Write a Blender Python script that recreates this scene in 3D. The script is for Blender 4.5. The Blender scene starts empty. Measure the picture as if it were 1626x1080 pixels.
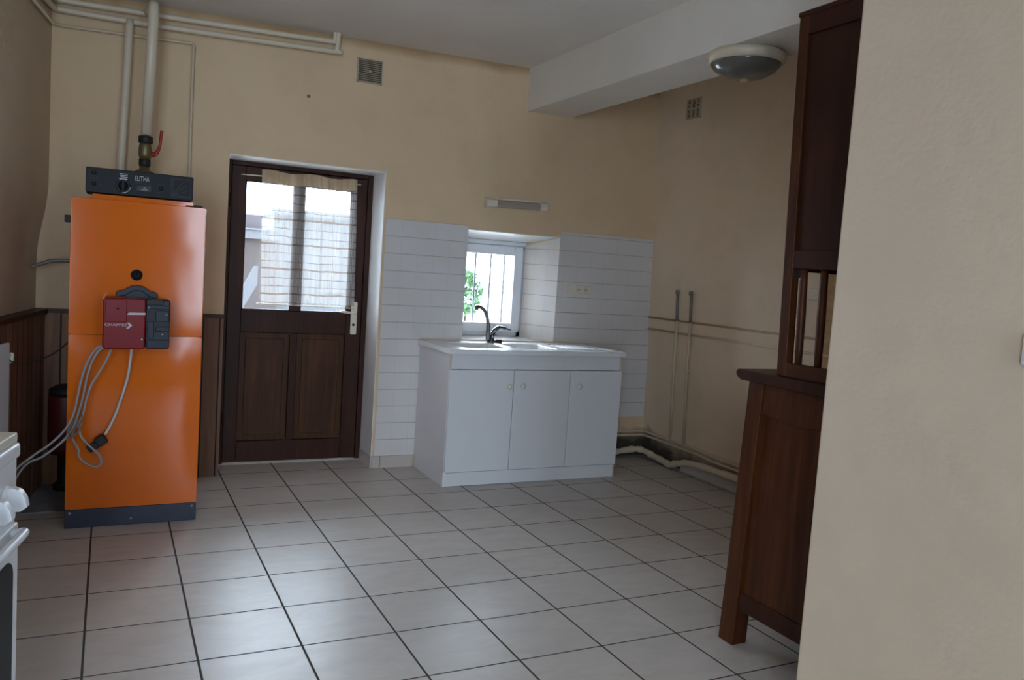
import bpy, bmesh, math, random
from mathutils import Vector, Matrix
random.seed(7)
C = bpy.context.scene.collection
S = bpy.context.scene

# ------------------------------------------------------------------ camera
T = 0.333
F_PX, CAM = 1285.0, (0.1469*T, -16.0286*T, 3.9404*T)
YAW, PITCH, ROLL = 0.4645, -0.0818, 0.0667
cam_data = bpy.data.cameras.new('camera'); cam = bpy.data.objects.new('camera', cam_data); C.objects.link(cam)
cam_data.sensor_fit = 'HORIZONTAL'; cam_data.sensor_width = 36.0; cam_data.lens = F_PX/1626*36.0
cam_data.clip_start = 0.02; cam_data.clip_end = 200
fwd = Vector((math.sin(YAW)*math.cos(PITCH), math.cos(YAW)*math.cos(PITCH), math.sin(PITCH)))
rgt = Vector((math.cos(YAW), -math.sin(YAW), 0)); up = rgt.cross(fwd)
r2 = rgt*math.cos(ROLL) + up*math.sin(ROLL); u2 = -rgt*math.sin(ROLL) + up*math.cos(ROLL)
M = Matrix((r2, u2, -fwd)).transposed().to_4x4(); M.translation = Vector(CAM)
cam.matrix_world = M
S.camera = cam

# ------------------------------------------------------------------ light and exposure
S.view_settings.view_transform = 'Standard'; S.view_settings.look = 'None'
S.view_settings.exposure = 0.62; S.view_settings.gamma = 1.0; S.view_settings.use_curve_mapping = False
w = bpy.data.worlds.new('overcast'); S.world = w; w.use_nodes = True
nt = w.node_tree; bg = nt.nodes['Background']
tc = nt.nodes.new('ShaderNodeTexCoord'); sp = nt.nodes.new('ShaderNodeSeparateXYZ'); cr = nt.nodes.new('ShaderNodeValToRGB')
nt.links.new(tc.outputs['Generated'], sp.inputs[0]); nt.links.new(sp.outputs[2], cr.inputs[0]); nt.links.new(cr.outputs[0], bg.inputs[0])
cr.color_ramp.elements[0].position = 0.0; cr.color_ramp.elements[0].color = (0.36, 0.42, 0.50, 1)     # overcast: brighter overhead
cr.color_ramp.elements[1].position = 0.8; cr.color_ramp.elements[1].color = (0.80, 0.90, 1.0, 1)
mr = nt.nodes.new('ShaderNodeMapRange'); nt.links.new(sp.outputs[1], mr.inputs[0])       # sky strength raised on the yard side to brighten door and window
for k_, v_ in ((1,-.6),(2,.6),(3,19.0),(4,31.0)): mr.inputs[k_].default_value = v_
nt.links.new(mr.outputs[0], bg.inputs[1])

R90 = math.pi/2
def portal(name, loc, rot, sx, sy):
    """marks an opening of the room through which the overcast sky lights it"""
    l = bpy.data.lights.new(name, 'AREA'); l.shape = 'RECTANGLE'; l.size = sx; l.size_y = sy; l.cycles.is_portal = True
    o = bpy.data.objects.new(name, l); C.objects.link(o); o.location = loc; o.rotation_euler = rot
portal('skylight_door', (1.12, .20, 1.38), (-R90, 0, 0), .72, .85)
portal('skylight_sink_window', (2.49, .20, 1.2), (-R90, 0, 0), .6, .75)
portal('skylight_rear', (1.235, -7.95, 1.4), (R90, 0, 0), .82, 2.05)
portal('skylight_added_window', (-1.37, -7.95, 1.35), (R90, 0, 0), 1.86, 2.38)  # sky light through the added left rear window

# ------------------------------------------------------------------ helpers
ORG = {}
class MB:
    """collects shapes in world coordinates, then links them as ONE mesh object"""
    def __init__(s): s.v = []; s.f = []; s.sm = []
    def add(s, vs, fs, smooth=False):
        n = len(s.v); s.v += [tuple(x) for x in vs]; s.f += [tuple(n+i for i in f) for f in fs]; s.sm += [smooth]*len(fs); return s
    def box(s, x0, x1, y0, y1, z0, z1):
        return s.add([(x0,y0,z0),(x1,y0,z0),(x1,y1,z0),(x0,y1,z0),(x0,y0,z1),(x1,y0,z1),(x1,y1,z1),(x0,y1,z1)],
                     [(0,3,2,1),(4,5,6,7),(0,1,5,4),(1,2,6,5),(2,3,7,6),(3,0,4,7)])
    def prism(s, pts, axis, a, b):
        """polygon pts (2-D) swept along axis 'x','y' or 'z' from a to b"""
        def P(p, t): return {'x': (t,p[0],p[1]), 'y': (p[0],t,p[1]), 'z': (p[0],p[1],t)}[axis]
        n = len(pts); vs = [P(p,a) for p in pts] + [P(p,b) for p in pts]
        fs = [tuple(range(n-1,-1,-1)), tuple(range(n,2*n))] + [(i,(i+1)%n,n+(i+1)%n,n+i) for i in range(n)]
        return s.add(vs, fs)
    def quad(s, *p): return s.add(p, [tuple(range(len(p)))])
    def tube(s, pts, r, seg=10, cap=True):
        pts = [Vector(p) for p in pts]; n = len(pts)
        rr = r if isinstance(r, (list, tuple)) else [r]*n
        tang = []
        for i in range(n):
            a = pts[max(i-1,0)]; b = pts[min(i+1,n-1)]; tang.append((b-a).normalized())
        t0 = tang[0]; ref = Vector((0,0,1)) if abs(t0.z) < .9 else Vector((1,0,0))
        nrm = t0.cross(ref).normalized(); vs = []
        for i in range(n):
            if i:
                q = tang[i-1].rotation_difference(tang[i]); nrm = (q @ nrm).normalized()
            bn = tang[i].cross(nrm)
            for k in range(seg):
                a = 2*math.pi*k/seg; vs.append(pts[i] + (nrm*math.cos(a) + bn*math.sin(a))*rr[i])
        fs = [(i*seg+k, i*seg+(k+1)%seg, (i+1)*seg+(k+1)%seg, (i+1)*seg+k) for i in range(n-1) for k in range(seg)]
        if cap: fs += [tuple(range(seg-1,-1,-1)), tuple(range((n-1)*seg, n*seg))]
        return s.add(vs, fs, True)
    def lathe(s, prof, c, axis='z', seg=32):
        """profile [(radius, height)] turned about an axis through c"""
        vs = []
        for r, h in prof:
            for k in range(seg):
                a = 2*math.pi*k/seg; p, q = r*math.cos(a), r*math.sin(a)
                vs.append({'z': (c[0]+p,c[1]+q,c[2]+h), 'y': (c[0]+p,c[1]+h,c[2]+q), 'x': (c[0]+h,c[1]+p,c[2]+q)}[axis])
        n = len(prof)
        fs = [(i*seg+k, i*seg+(k+1)%seg, (i+1)*seg+(k+1)%seg, (i+1)*seg+k) for i in range(n-1) for k in range(seg)]
        fs += [tuple(range(seg-1,-1,-1)), tuple(range((n-1)*seg, n*seg))]
        return s.add(vs, fs, True)
    def warp(s, fn): s.v = [tuple(fn(*p)) for p in s.v]; return s
    def build(s, name, m, parent=None, origin=None, bevel=0, seg=2, smooth=None):
        if parent is not None: o0 = ORG[parent.name]
        else:
            if origin is None:
                xs, ys, zs = zip(*s.v); origin = ((min(xs)+max(xs))/2, (min(ys)+max(ys))/2, min(zs))
            o0 = Vector(origin)
        me = bpy.data.meshes.new(name)
        me.from_pydata([tuple(Vector(p)-o0) for p in s.v], [], s.f); me.update()
        bm = bmesh.new(); bm.from_mesh(me); bmesh.ops.recalc_face_normals(bm, faces=bm.faces)
        uv = bm.loops.layers.uv.new('UVMap')
        for i, f in enumerate(bm.faces):
            f.smooth = s.sm[i] if smooth is None else smooth
            n = f.normal; ax = max(range(3), key=lambda k: abs(n[k]))
            for l in f.loops:
                p = l.vert.co + o0
                l[uv].uv = (p.y, p.z) if ax == 0 else ((p.x, p.z) if ax == 1 else (p.x, p.y))
        bm.to_mesh(me); bm.free()
        me.materials.append(m)
        o = bpy.data.objects.new(name, me); C.objects.link(o)
        if parent is not None: o.parent = parent
        else: o.location = o0
        ORG[o.name] = o0
        if bevel:
            b = o.modifiers.new('bevel', 'BEVEL'); b.width = bevel; b.segments = seg; b.limit_method = 'ANGLE'; b.angle_limit = math.radians(40)
            for p in me.polygons: p.use_smooth = True
            b.harden_normals = True
        return o
def thing(name, loc, label, cat, group=None):
    o = bpy.data.objects.new(name, None); C.objects.link(o); o.location = loc; o.empty_display_size = .1
    ORG[o.name] = Vector(loc); tag(o, label, cat, group); return o
def tag(o, label, cat, group=None):
    o['label'] = label; o['category'] = cat
    if group: o['group'] = group
    return o
def struct(o, label=None, cat=None):
    o['kind'] = 'structure'
    if label: o['label'] = label
    if cat: o['category'] = cat
    return o
def curve(pts, n=8):
    """Catmull-Rom through the points"""
    P = [Vector(p) for p in pts]; P = [2*P[0]-P[1]] + P + [2*P[-1]-P[-2]]; out = []
    for i in range(1, len(P)-2):
        a, b, c, d = P[i-1:i+3]
        for k in range(n):
            t = k/n
            out.append(.5*((2*b) + (c-a)*t + (2*a-5*b+4*c-d)*t*t + (3*b-a-3*c+d)*t**3))
    out.append(P[-2]); return out
def rrect(x0, x1, y0, y1, r, n=5):
    out = []
    for cx, cy, a0 in ((x1-r,y1-r,0), (x0+r,y1-r,90), (x0+r,y0+r,180), (x1-r,y0+r,270)):
        for k in range(n+1):
            a = math.radians(a0+90*k/n); out.append((cx+r*math.cos(a), cy+r*math.sin(a)))
    return out

# ------------------------------------------------------------------ materials
class NT:
    def __init__(s, name):
        s.m = bpy.data.materials.new(name); s.m.use_nodes = True; s.t = s.m.node_tree
        s.b = s.t.nodes['Principled BSDF']; s.o = s.t.nodes['Material Output']
    def n(s, typ, **kw):
        nd = s.t.nodes.new('ShaderNode'+typ)
        for k, v in kw.items():
            if k.startswith('i_'):
                key = k[2:]; key = int(key) if key.isdigit() else key.replace('_', ' ')
                s.set(nd.inputs[key], v)
            else: setattr(nd, k, v)
        return nd
    def set(s, sock, v):
        if isinstance(v, bpy.types.NodeSocket): s.t.links.new(v, sock)
        elif isinstance(v, (tuple, list)) and len(v) == 3 and sock.type == 'RGBA': sock.default_value = (*v, 1)
        else: sock.default_value = v
    def math(s, op, a, b=0.0, c=None, clamp=False):
        nd = s.n('Math', operation=op, use_clamp=clamp); s.set(nd.inputs[0], a); s.set(nd.inputs[1], b)
        if c is not None: s.set(nd.inputs[2], c)
        return nd.outputs[0]
    def mix(s, fac, a, b):
        nd = s.n('Mix', data_type='RGBA'); s.set(nd.inputs[0], fac); s.set(nd.inputs[6], a); s.set(nd.inputs[7], b); return nd.outputs[2]
    def noise(s, vec, scale, detail=3, rough=.55, dist=0):
        nd = s.n('TexNoise'); s.set(nd.inputs['Vector'], vec); nd.inputs['Scale'].default_value = scale
        nd.inputs['Detail'].default_value = detail; nd.inputs['Roughness'].default_value = rough; nd.inputs['Distortion'].default_value = dist
        return nd.outputs[0]
    def ramp(s, v, lo, hi):
        nd = s.n('MapRange', clamp=True); s.set(nd.inputs[0], v); nd.inputs[1].default_value = lo; nd.inputs[2].default_value = hi; return nd.outputs[0]
    def scaled(s, vec, sc):
        nd = s.n('Mapping'); s.set(nd.inputs[0], vec); nd.inputs['Scale'].default_value = sc; return nd.outputs[0]
    def sep(s, vec):
        nd = s.n('SeparateXYZ'); s.set(nd.inputs[0], vec); return nd.outputs
    def pos(s): return s.n('NewGeometry').outputs['Position']
    def obj(s): return s.n('TexCoord').outputs['Object']
    def uv(s): return s.n('TexCoord').outputs['UV']
    def bump(s, h, st=.2, d=.01):
        nd = s.n('Bump'); nd.inputs['Strength'].default_value = st; nd.inputs['Distance'].default_value = d; s.set(nd.inputs['Height'], h)
        s.set(s.b.inputs['Normal'], nd.outputs[0])
    def base(s, c): s.set(s.b.inputs['Base Color'], c)
    def rough(s, r): s.set(s.b.inputs['Roughness'], r)

def plain(name, col, rough=.5, metal=0.0, var=.06, scale=6, bump=0, bscale=60, spec=.5):
    t = NT(name); t.b.inputs['Specular IOR Level'].default_value = spec; n = t.noise(t.obj(), scale)
    dk = tuple(c*(1-var*2) for c in col); lt = tuple(min(1, c*(1+var)) for c in col)
    t.base(t.mix(n, dk, lt)); t.rough(rough); t.b.inputs['Metallic'].default_value = metal
    if bump: t.bump(t.noise(t.obj(), bscale, 2), bump, .003)
    return t.m
def plaster(name, col, stain=(.42,.27,.13), ceil=0, corner=0, mould=0, bump=.25):
    """painted plaster; yellowed in uneven patches, with the damp stains the wall has"""
    t = NT(name); p = t.obj()
    a = t.noise(p, 1.1, 4); b = t.noise(p, 5, 4)
    c = t.mix(t.ramp(a, .35, .7), tuple(x*.90 for x in col), col)
    c = t.mix(t.math('MULTIPLY', t.ramp(b, .5, .8), .18), c, stain)
    X, Y, Z = t.sep(t.pos())
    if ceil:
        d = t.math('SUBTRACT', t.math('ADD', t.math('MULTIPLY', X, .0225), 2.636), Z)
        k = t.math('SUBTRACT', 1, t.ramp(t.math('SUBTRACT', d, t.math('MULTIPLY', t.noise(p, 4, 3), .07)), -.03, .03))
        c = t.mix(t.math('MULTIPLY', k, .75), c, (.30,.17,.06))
    if mould:
        k = t.math('SUBTRACT', 1, t.ramp(t.math('ADD', Z, t.math('MULTIPLY', t.noise(p, 7, 3), .06)), .16, .22))
        c = t.mix(t.math('MULTIPLY', t.math('MULTIPLY', k, t.ramp(X, 2.6, 3.1)), .6), c, (.16,.10,.05))
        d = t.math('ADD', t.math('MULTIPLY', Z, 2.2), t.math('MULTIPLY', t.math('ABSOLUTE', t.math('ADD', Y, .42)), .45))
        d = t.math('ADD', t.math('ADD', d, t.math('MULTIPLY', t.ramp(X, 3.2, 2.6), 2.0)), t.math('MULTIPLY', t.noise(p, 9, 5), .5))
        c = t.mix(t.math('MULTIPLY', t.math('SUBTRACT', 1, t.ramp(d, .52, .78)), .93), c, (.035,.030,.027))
    t.base(c); t.rough(.62); t.b.inputs['Specular IOR Level'].default_value = .25
    h = t.math('ADD', t.math('MULTIPLY', t.noise(p, 14, 4), .7), t.math('MULTIPLY', t.noise(p, 55, 3), .3))
    t.bump(h, bump, .012); return t.m
def wood(name, dark, light, rough=.38, scale=1.0, vertical=True, coat=0):
    t = NT(name); p = t.obj()
    sc = (14*scale, 14*scale, .9*scale) if vertical else (.9*scale, 14*scale, 14*scale)
    g = t.noise(t.scaled(p, sc), 2.2, 6, .6, .6); b = t.noise(p, 2.2, 3)
    c = t.mix(t.ramp(g, .3, .72), dark, light); c = t.mix(t.math('MULTIPLY', t.ramp(b, .45, .75), .55), c, tuple(x*.45 for x in dark))
    t.base(c); t.rough(t.math('ADD', rough, t.math('MULTIPLY', g, .12))); t.b.inputs['Specular IOR Level'].default_value = .22
    t.bump(g, .08, .004)
    return t.m
def boards(name, dark, light, pitch=.09):
    t = NT(name); p = t.obj(); u = t.uv(); U, V, _ = t.sep(u)
    q = t.math('DIVIDE', U, pitch); fr = t.math('FRACT', q); idx = t.math('FLOOR', q)
    wn = t.n('TexWhiteNoise', noise_dimensions='1D'); t.set(wn.inputs['W'], idx)
    g = t.noise(t.scaled(p, (16,16,1)), 2.0, 6, .6, .5)
    c = t.mix(t.ramp(g, .3, .7), dark, light)
    c = t.mix(t.math('MULTIPLY', wn.outputs[0], .6), c, tuple(x*.55 for x in dark))
    gap = t.math('GREATER_THAN', t.math('ABSOLUTE', t.math('SUBTRACT', fr, .5)), .455)
    c = t.mix(gap, c, (.012,.006,.004))
    t.b.inputs['Specular IOR Level'].default_value = .2
    t.base(c); t.rough(.5); t.bump(t.math('SUBTRACT', 1, gap), .5, .006); return t.m
def floor_tiles():
    t = NT('floor_tile'); X, Y, Z = t.sep(t.pos())
    def line(v, wd):
        f = t.math('FRACT', t.math('ADD', t.math('DIVIDE', v, T), 50.0))
        return t.math('SUBTRACT', 1, t.ramp(t.math('SUBTRACT', .5, t.math('ABSOLUTE', t.math('SUBTRACT', f, .5))), wd*.7, wd))
    grout = t.math('MAXIMUM', line(X, .0135), line(Y, .0115))
    cx = t.math('FLOOR', t.math('DIVIDE', X, T)); cy = t.math('FLOOR', t.math('DIVIDE', Y, T))
    cv = t.n('CombineXYZ'); t.set(cv.inputs[0], cx); t.set(cv.inputs[1], cy)
    wn = t.n('TexWhiteNoise', noise_dimensions='3D'); t.set(wn.inputs['Vector'], cv.outputs[0])
    off = t.n('VectorMath', operation='MULTIPLY_ADD'); t.set(off.inputs[0], wn.outputs['Color']); off.inputs[1].default_value = (7,7,7); t.set(off.inputs[2], t.pos())
    a = t.noise(t.scaled(off.outputs[0], (1,2.4,1)), 6, 6, .65, .8)
    c = t.mix(t.ramp(a, .35, .75), (.57,.515,.47), (.475,.43,.395))
    c = t.mix(t.math('MULTIPLY', wn.outputs[0], .35), c, (.47,.43,.40))
    c = t.mix(grout, c, (.045,.034,.028))
    t.base(c); t.rough(t.math('ADD', t.math('MULTIPLY', grout, .5), t.math('ADD', .30, t.math('MULTIPLY', a, .12))))
    t.bump(t.math('ADD', t.math('MULTIPLY', t.math('SUBTRACT', 1, grout), 1.0), t.math('MULTIPLY', a, .12)), .25, .004)
    t.b.inputs['Specular IOR Level'].default_value = .42
    return t.m
def wall_tile_mat():
    t = NT('white_wall_tile'); U, V, _ = t.sep(t.uv())
    def line(v, p, o, wd):
        f = t.math('FRACT', t.math('ADD', t.math('DIVIDE', t.math('SUBTRACT', v, o), p), 50.0))
        return t.math('SUBTRACT', 1, t.ramp(t.math('SUBTRACT', .5, t.math('ABSOLUTE', t.math('SUBTRACT', f, .5))), wd*.6, wd))
    h = line(V, .1094, .077, .022); v = line(U, .1094, 1.603, .014)
    c = t.mix(t.ramp(t.noise(t.obj(), 3, 3), .4, .7), (.66,.625,.60), (.62,.585,.555))
    c = t.mix(t.math('MULTIPLY', v, .35), c, (.45,.43,.42))
    c = t.mix(h, c, (.36,.30,.22))
    t.base(c); t.rough(t.math('ADD', .16, t.math('MULTIPLY', h, .5)))
    t.bump(t.math('SUBTRACT', 1, t.math('MAXIMUM', h, v)), .3, .002); return t.m
def glass_mat():
    t = NT('window_glass'); t.t.nodes.remove(t.b)
    tr = t.n('BsdfTransparent'); gl = t.n('BsdfGlossy'); gl.inputs['Roughness'].default_value = .03
    tr.inputs[0].default_value = (.93,.96,.98,1)
    fr = t.n('Fresnel'); fr.inputs[0].default_value = 1.45
    dust = t.noise(t.obj(), 5, 3)
    mx = t.n('MixShader'); t.set(mx.inputs[0], t.math('MULTIPLY', fr.outputs[0], t.math('ADD', .75, t.math('MULTIPLY', dust, .2)))); t.set(mx.inputs[1], tr.outputs[0]); t.set(mx.inputs[2], gl.outputs[0])
    t.set(t.o.inputs[0], mx.outputs[0]); return t.m
def curtain_mat(header=False):
    t = NT('curtain_header' if header else 'curtain_net'); t.t.nodes.remove(t.b); U, V, _ = t.sep(t.uv())
    wob = t.math('MULTIPLY', t.noise(t.scaled(t.uv(), (3,10,1)), 3, 2), .02)
    fv = t.math('FRACT', t.math('DIVIDE', t.math('ADD', V, wob), .052)); row = t.math('LESS_THAN', fv, .085)
    fv2 = t.math('FRACT', t.math('DIVIDE', t.math('ADD', V, wob), .156)); row2 = t.math('LESS_THAN', fv2, .07)
    fu = t.math('FRACT', t.math('DIVIDE', U, .0095)); col = t.math('LESS_THAN', fu, .32)
    dens = t.ramp(t.noise(t.scaled(t.uv(), (26,.6,1)), 1, 3), .3, .7)
    op = t.math('MAXIMUM', t.math('ADD', .40, t.math('MULTIPLY', dens, .13)), t.math('MULTIPLY', col, .58))
    op = t.math('MAXIMUM', op, t.math('MULTIPLY', t.math('MAXIMUM', row, row2), .64))
    c = t.mix(t.math('MAXIMUM', row, row2), (.43,.405,.38), (.23,.14,.09))
    if header:
        op = t.math('ADD', .92, t.math('MULTIPLY', dens, .06)); c = t.mix(dens, (.62,.48,.33), (.42,.29,.17))
    df = t.n('BsdfDiffuse'); t.set(df.inputs[0], c); tl = t.n('BsdfTranslucent'); t.set(tl.inputs[0], c); tr = t.n('BsdfTransparent')
    m1 = t.n('MixShader'); m1.inputs[0].default_value = .10 if header else .28; t.set(m1.inputs[1], df.outputs[0]); t.set(m1.inputs[2], tl.outputs[0])
    m2 = t.n('MixShader'); t.set(m2.inputs[0], op); t.set(m2.inputs[1], tr.outputs[0]); t.set(m2.inputs[2], m1.outputs[0])
    t.set(t.o.inputs[0], m2.outputs[0]); return t.m
def orange_mat(name='orange_enamel'):
    t = NT(name); n = t.noise(t.obj(), 3, 3)
    t.base(t.mix(n, (.68,.130,.004), (.74,.155,.006))); t.rough(t.math('ADD', .075, t.math('MULTIPLY', n, .05)))
    t.b.inputs['Specular IOR Level'].default_value = .5
    t.bump(t.noise(t.obj(), 3.2, 2), .10, .02); return t.m

CREAM = (.70,.518,.325)
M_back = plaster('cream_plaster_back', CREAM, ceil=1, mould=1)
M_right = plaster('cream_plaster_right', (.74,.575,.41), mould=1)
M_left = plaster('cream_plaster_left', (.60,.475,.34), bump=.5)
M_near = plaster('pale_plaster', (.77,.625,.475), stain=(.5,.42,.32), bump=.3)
M_reveal = plain('white_reveal_paint', (.76,.76,.75), .35)
M_rear = plaster('shaded_room_wall', (.30,.25,.19), stain=(.25,.18,.11), bump=.3)  # colour darkened to keep the unseen room dim in reflections
M_ceil = plaster('white_ceiling_paint', (.78,.73,.67), stain=(.6,.55,.5), bump=.1)
M_beam = plaster('white_beam_paint', (.78,.73,.66), stain=(.60,.46,.33), bump=.12)
M_floor = floor_tiles(); M_tile = wall_tile_mat(); M_glass = glass_mat()
M_net = curtain_mat(); M_header = curtain_mat(True)
M_plinth = plain('beige_plinth_tile', (.52,.46,.41), .35)
M_door = wood('dark_door_wood', (.026,.008,.004), (.055,.018,.009), .42)
M_doorp = wood('door_panel_wood', (.040,.014,.005), (.095,.036,.013), .45)
M_buffet = wood('reddish_walnut', (.042,.011,.004), (.100,.031,.009), .34)
M_buffet_d = wood('dark_walnut', (.026,.007,.003), (.055,.015,.006), .36)
M_board = boards('dark_panelling', (.20,.10,.060), (.36,.20,.115))
M_cap = wood('panelling_cap', (.05,.02,.012), (.09,.04,.022), .4, vertical=False)
M_orange = orange_mat(); M_navy = plain('navy_enamel', (.022,.028,.055), .38)
M_black = plain('black_plastic', (.008,.009,.011), .5, spec=.22); M_graph = plain('charcoal_print', (.05,.053,.06), .5, spec=.2)
M_hous = plain('dark_grey_casting', (.014,.018,.030), .38, spec=.25); M_red = plain('red_enamel', (.20,.005,.008), .3, spec=.2, var=.03)
M_steel = plain('dull_steel', (.42,.42,.43), .35, .8); M_chrome = plain('worn_chrome', (.20,.20,.21), .18, 1.0)
M_brass = plain('aged_brass', (.20,.155,.075), .45, .6); M_dark = plain('dark_rubber', (.014,.012,.012), .6)
M_pipe = plain('cream_pipe_paint', (.66,.56,.42), .38); M_wpipe = plain('wall_coloured_pipe_paint', (.60,.48,.33), .45)
M_rust = plain('brown_pipe', (.44,.29,.15), .5); M_greyp = plain('dull_grey_pipe', (.22,.21,.19), .5, .3)
M_lag = plain('beige_pipe_lagging', (.60,.49,.35), .7, bump=.6, bscale=25)
M_white = plain('white_laminate', (.72,.72,.73), .32, var=.02); M_edge = plain('yellowed_edge', (.62,.52,.36), .5)
M_sink = plain('white_resin', (.78,.78,.78), .22, var=.02); M_knob = plain('cream_knob', (.74,.70,.58), .35)
M_pvc = plain('white_window_frame', (.78,.80,.84), .3, var=.02); M_plastic = plain('ivory_plastic', (.70,.62,.50), .4)
M_wplast = plain('white_plastic', (.75,.76,.78), .3, var=.02); M_dif = plain('clouded_diffuser', (.34,.285,.24), .3)
M_lampglass = plain('grey_lamp_glass', (.12,.112,.095), .14); M_vent = plain('beige_vent', (.52,.43,.31), .55); M_ventd = plain('vent_shadow_gap', (.07,.05,.03), .8)
M_cable = plain('grey_cable', (.33,.34,.36), .5); M_wcable = plain('pale_cable', (.62,.60,.58), .5)
M_enam = plain('white_enamel', (.74,.76,.80), .25, var=.02); M_top = plain('cream_worktop', (.72,.69,.60), .35); M_oven = plain('oven_glass', (.010,.011,.014), .45, spec=.1)
M_tank = plain('dark_red_tank', (.10,.010,.010), .45); M_cem = plain('bare_cement', (.27,.28,.30), .85, var=.2, scale=14, bump=.8, bscale=40)
M_needle = plain('grey_needle', (.14,.14,.14), .5)
M_rim = plain('beige_lamp_rim', (.64,.55,.42), .4)
M_lever = plain('red_lever', (.33,.020,.015), .45); M_print = plain('white_print', (.52,.47,.50), .5, var=.01)
M_tan = plain('tan_rough_board', (.50,.30,.13), .8, var=.25, scale=40, bump=.8, bscale=90)
M_facade = plain('grey_render', (.034,.037,.040), .8); M_brick = plain('brown_brickwork', (.013,.0072,.006), .85, var=.2)
M_roof = plain('mauve_slate', (.015,.011,.014), .8); M_leaf = plain('hedge_leaf', (.035,.085,.03), .7, var=.3, scale=20)
M_ground = plain('pale_gravel', (.50,.50,.51), .9, var=.15); M_slateg = plain('blue_grey_board', (.022,.023,.028), .7)
M_pane_out = plain('grey_shutter', (.016,.016,.018), .6); M_iron = plain('dark_iron', (.05,.06,.08), .5)

# ------------------------------------------------------------------ the room
def zc(x): return 2.636 + .0225*x           # the old ceiling rises a little to the right
struct(MB().quad((-2.5,-7.9,0),(3.95,-7.9,0),(3.95,.14,0),(-2.5,.14,0)).build('floor', M_floor, origin=(0,0,0)))
cl = MB(); cl.add([(-2.5,-7.9,zc(-2.5)),(3.95,-7.9,zc(3.95)),(3.95,.14,zc(3.95)),(-2.5,.14,zc(-2.5))] + [(-2.5,-7.9,2.9),(3.95,-7.9,2.9),(3.95,.14,2.9),(-2.5,.14,2.9)],
   [(0,1,2,3),(7,6,5,4),(0,4,5,1),(1,5,6,2),(2,6,7,3),(3,7,4,0)])
struct(cl.build('ceiling', M_ceil, origin=(0,0,0)))

YB, YO = -.35, .14                       # inner and outer face of the back wall
DX0, DX1, DZ = .652, 1.588, 1.893        # doorway
WX0, WX1, WZ0, WZ1 = 2.168, 2.876, .845, 1.588   # window recess on the inner face
VX0, VX1, VZ0, VZ1 = 2.215, 2.76, .85, 1.545     # and at the window
wb = MB()
def wall_face(y, holes, x0, x1, z0, z1):
    xs = sorted({x0, x1, *[h[0] for h in holes], *[h[1] for h in holes]}); zs = sorted({z0, z1, *[h[2] for h in holes], *[h[3] for h in holes]})
    for i in range(len(xs)-1):
        for j in range(len(zs)-1):
            cx, cz = (xs[i]+xs[i+1])/2, (zs[j]+zs[j+1])/2
            if not any(h[0] < cx < h[1] and h[2] < cz < h[3] for h in holes):
                wb.quad((xs[i],y,zs[j]),(xs[i+1],y,zs[j]),(xs[i+1],y,zs[j+1]),(xs[i],y,zs[j+1]))
wall_face(YB, [(DX0,DX1,0,DZ),(WX0,WX1,WZ0,WZ1)], -.6, 3.95, 0, 2.76)
wall_face(YO, [(DX0,DX1,0,DZ),(VX0,VX1,VZ0,VZ1)], -.6, 3.95, 0, 2.76)
for a, b in (((DX0,0),(DX0,DZ)),((DX0,DZ),(DX1,DZ)),((DX1,DZ),(DX1,0))): wb.quad((a[0],YB,a[1]),(b[0],YB,b[1]),(b[0],YO,b[1]),(a[0],YO,a[1]))
fw = [(WX0,WZ0),(WX0,WZ1),(WX1,WZ1),(WX1,WZ0)]; bw = [(VX0,VZ0),(VX0,VZ1),(VX1,VZ1),(VX1,VZ0)]
for i in range(4):
    a, b, c, d = fw[i], fw[(i+1)%4], bw[(i+1)%4], bw[i]
    wb.quad((a[0],YB,a[1]),(b[0],YB,b[1]),(c[0],-.05,c[1]),(d[0],-.05,d[1]))
    wb.quad((d[0],-.05,d[1]),(c[0],-.05,c[1]),(c[0],YO,c[1]),(d[0],YO,d[1]))
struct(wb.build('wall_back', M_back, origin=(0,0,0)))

# left wall: runs outward to the camera, hollowed below 1.4 m
wl = MB(); plan = [(-.25,-.34),(-.31,-.75),(-.387,-1.25),(-.535,-1.9),(-.70,-2.7),(-.905,-3.6),(-.93,-4.5)]
zs = [0,.5,.9,1.1,1.2,1.3,1.4,1.5,1.6,2.0,2.75]
def hollow(z): 
    t = min(1, max(0, (1.62-z)/.40)); return -.05*t*t*(3-2*t)
vs = [(x+hollow(z), y, z) for x, y in plan for z in zs]; n = len(zs)
wl.add(vs, [(i*n+j, (i+1)*n+j, (i+1)*n+j+1, i*n+j+1) for i in range(len(plan)-1) for j in range(n-1)], True)
vs2 = [(x-.25, y, z) for x, y, z in vs]; wl.add(vs2, [(i*n+j, (i+1)*n+j, (i+1)*n+j+1, i*n+j+1) for i in range(len(plan)-1) for j in range(n-1)], True)
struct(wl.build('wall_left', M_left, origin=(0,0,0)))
# right wall, leaning a little
wr = MB(); xr = lambda z: 3.722-.036*z
wr.add([(xr(0),YB+.03,0),(xr(0),-3.66,0),(xr(2.76),-3.66,2.76),(xr(2.76),YB+.03,2.76),(3.95,YB+.03,0),(3.95,-3.66,0),(3.95,-3.66,2.76),(3.95,YB+.03,2.76)],
       [(0,1,2,3),(7,6,5,4),(0,4,5,1),(1,5,6,2),(2,6,7,3),(3,7,4,0)])
struct(wr.build('wall_right', M_right, origin=(0,0,0)))
# the block of wall beside the camera: its corner hides the back of the dresser
nw = MB(); nw.prism([(1.93,-3.640),(3.95,-3.640),(3.95,-3.80),(2.10,-3.80),(2.10,-7.9),(1.93,-7.9)], 'z', 0, 2.75)
struct(nw.build('wall_front', M_near, origin=(0,0,0), bevel=.012, seg=3))
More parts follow.
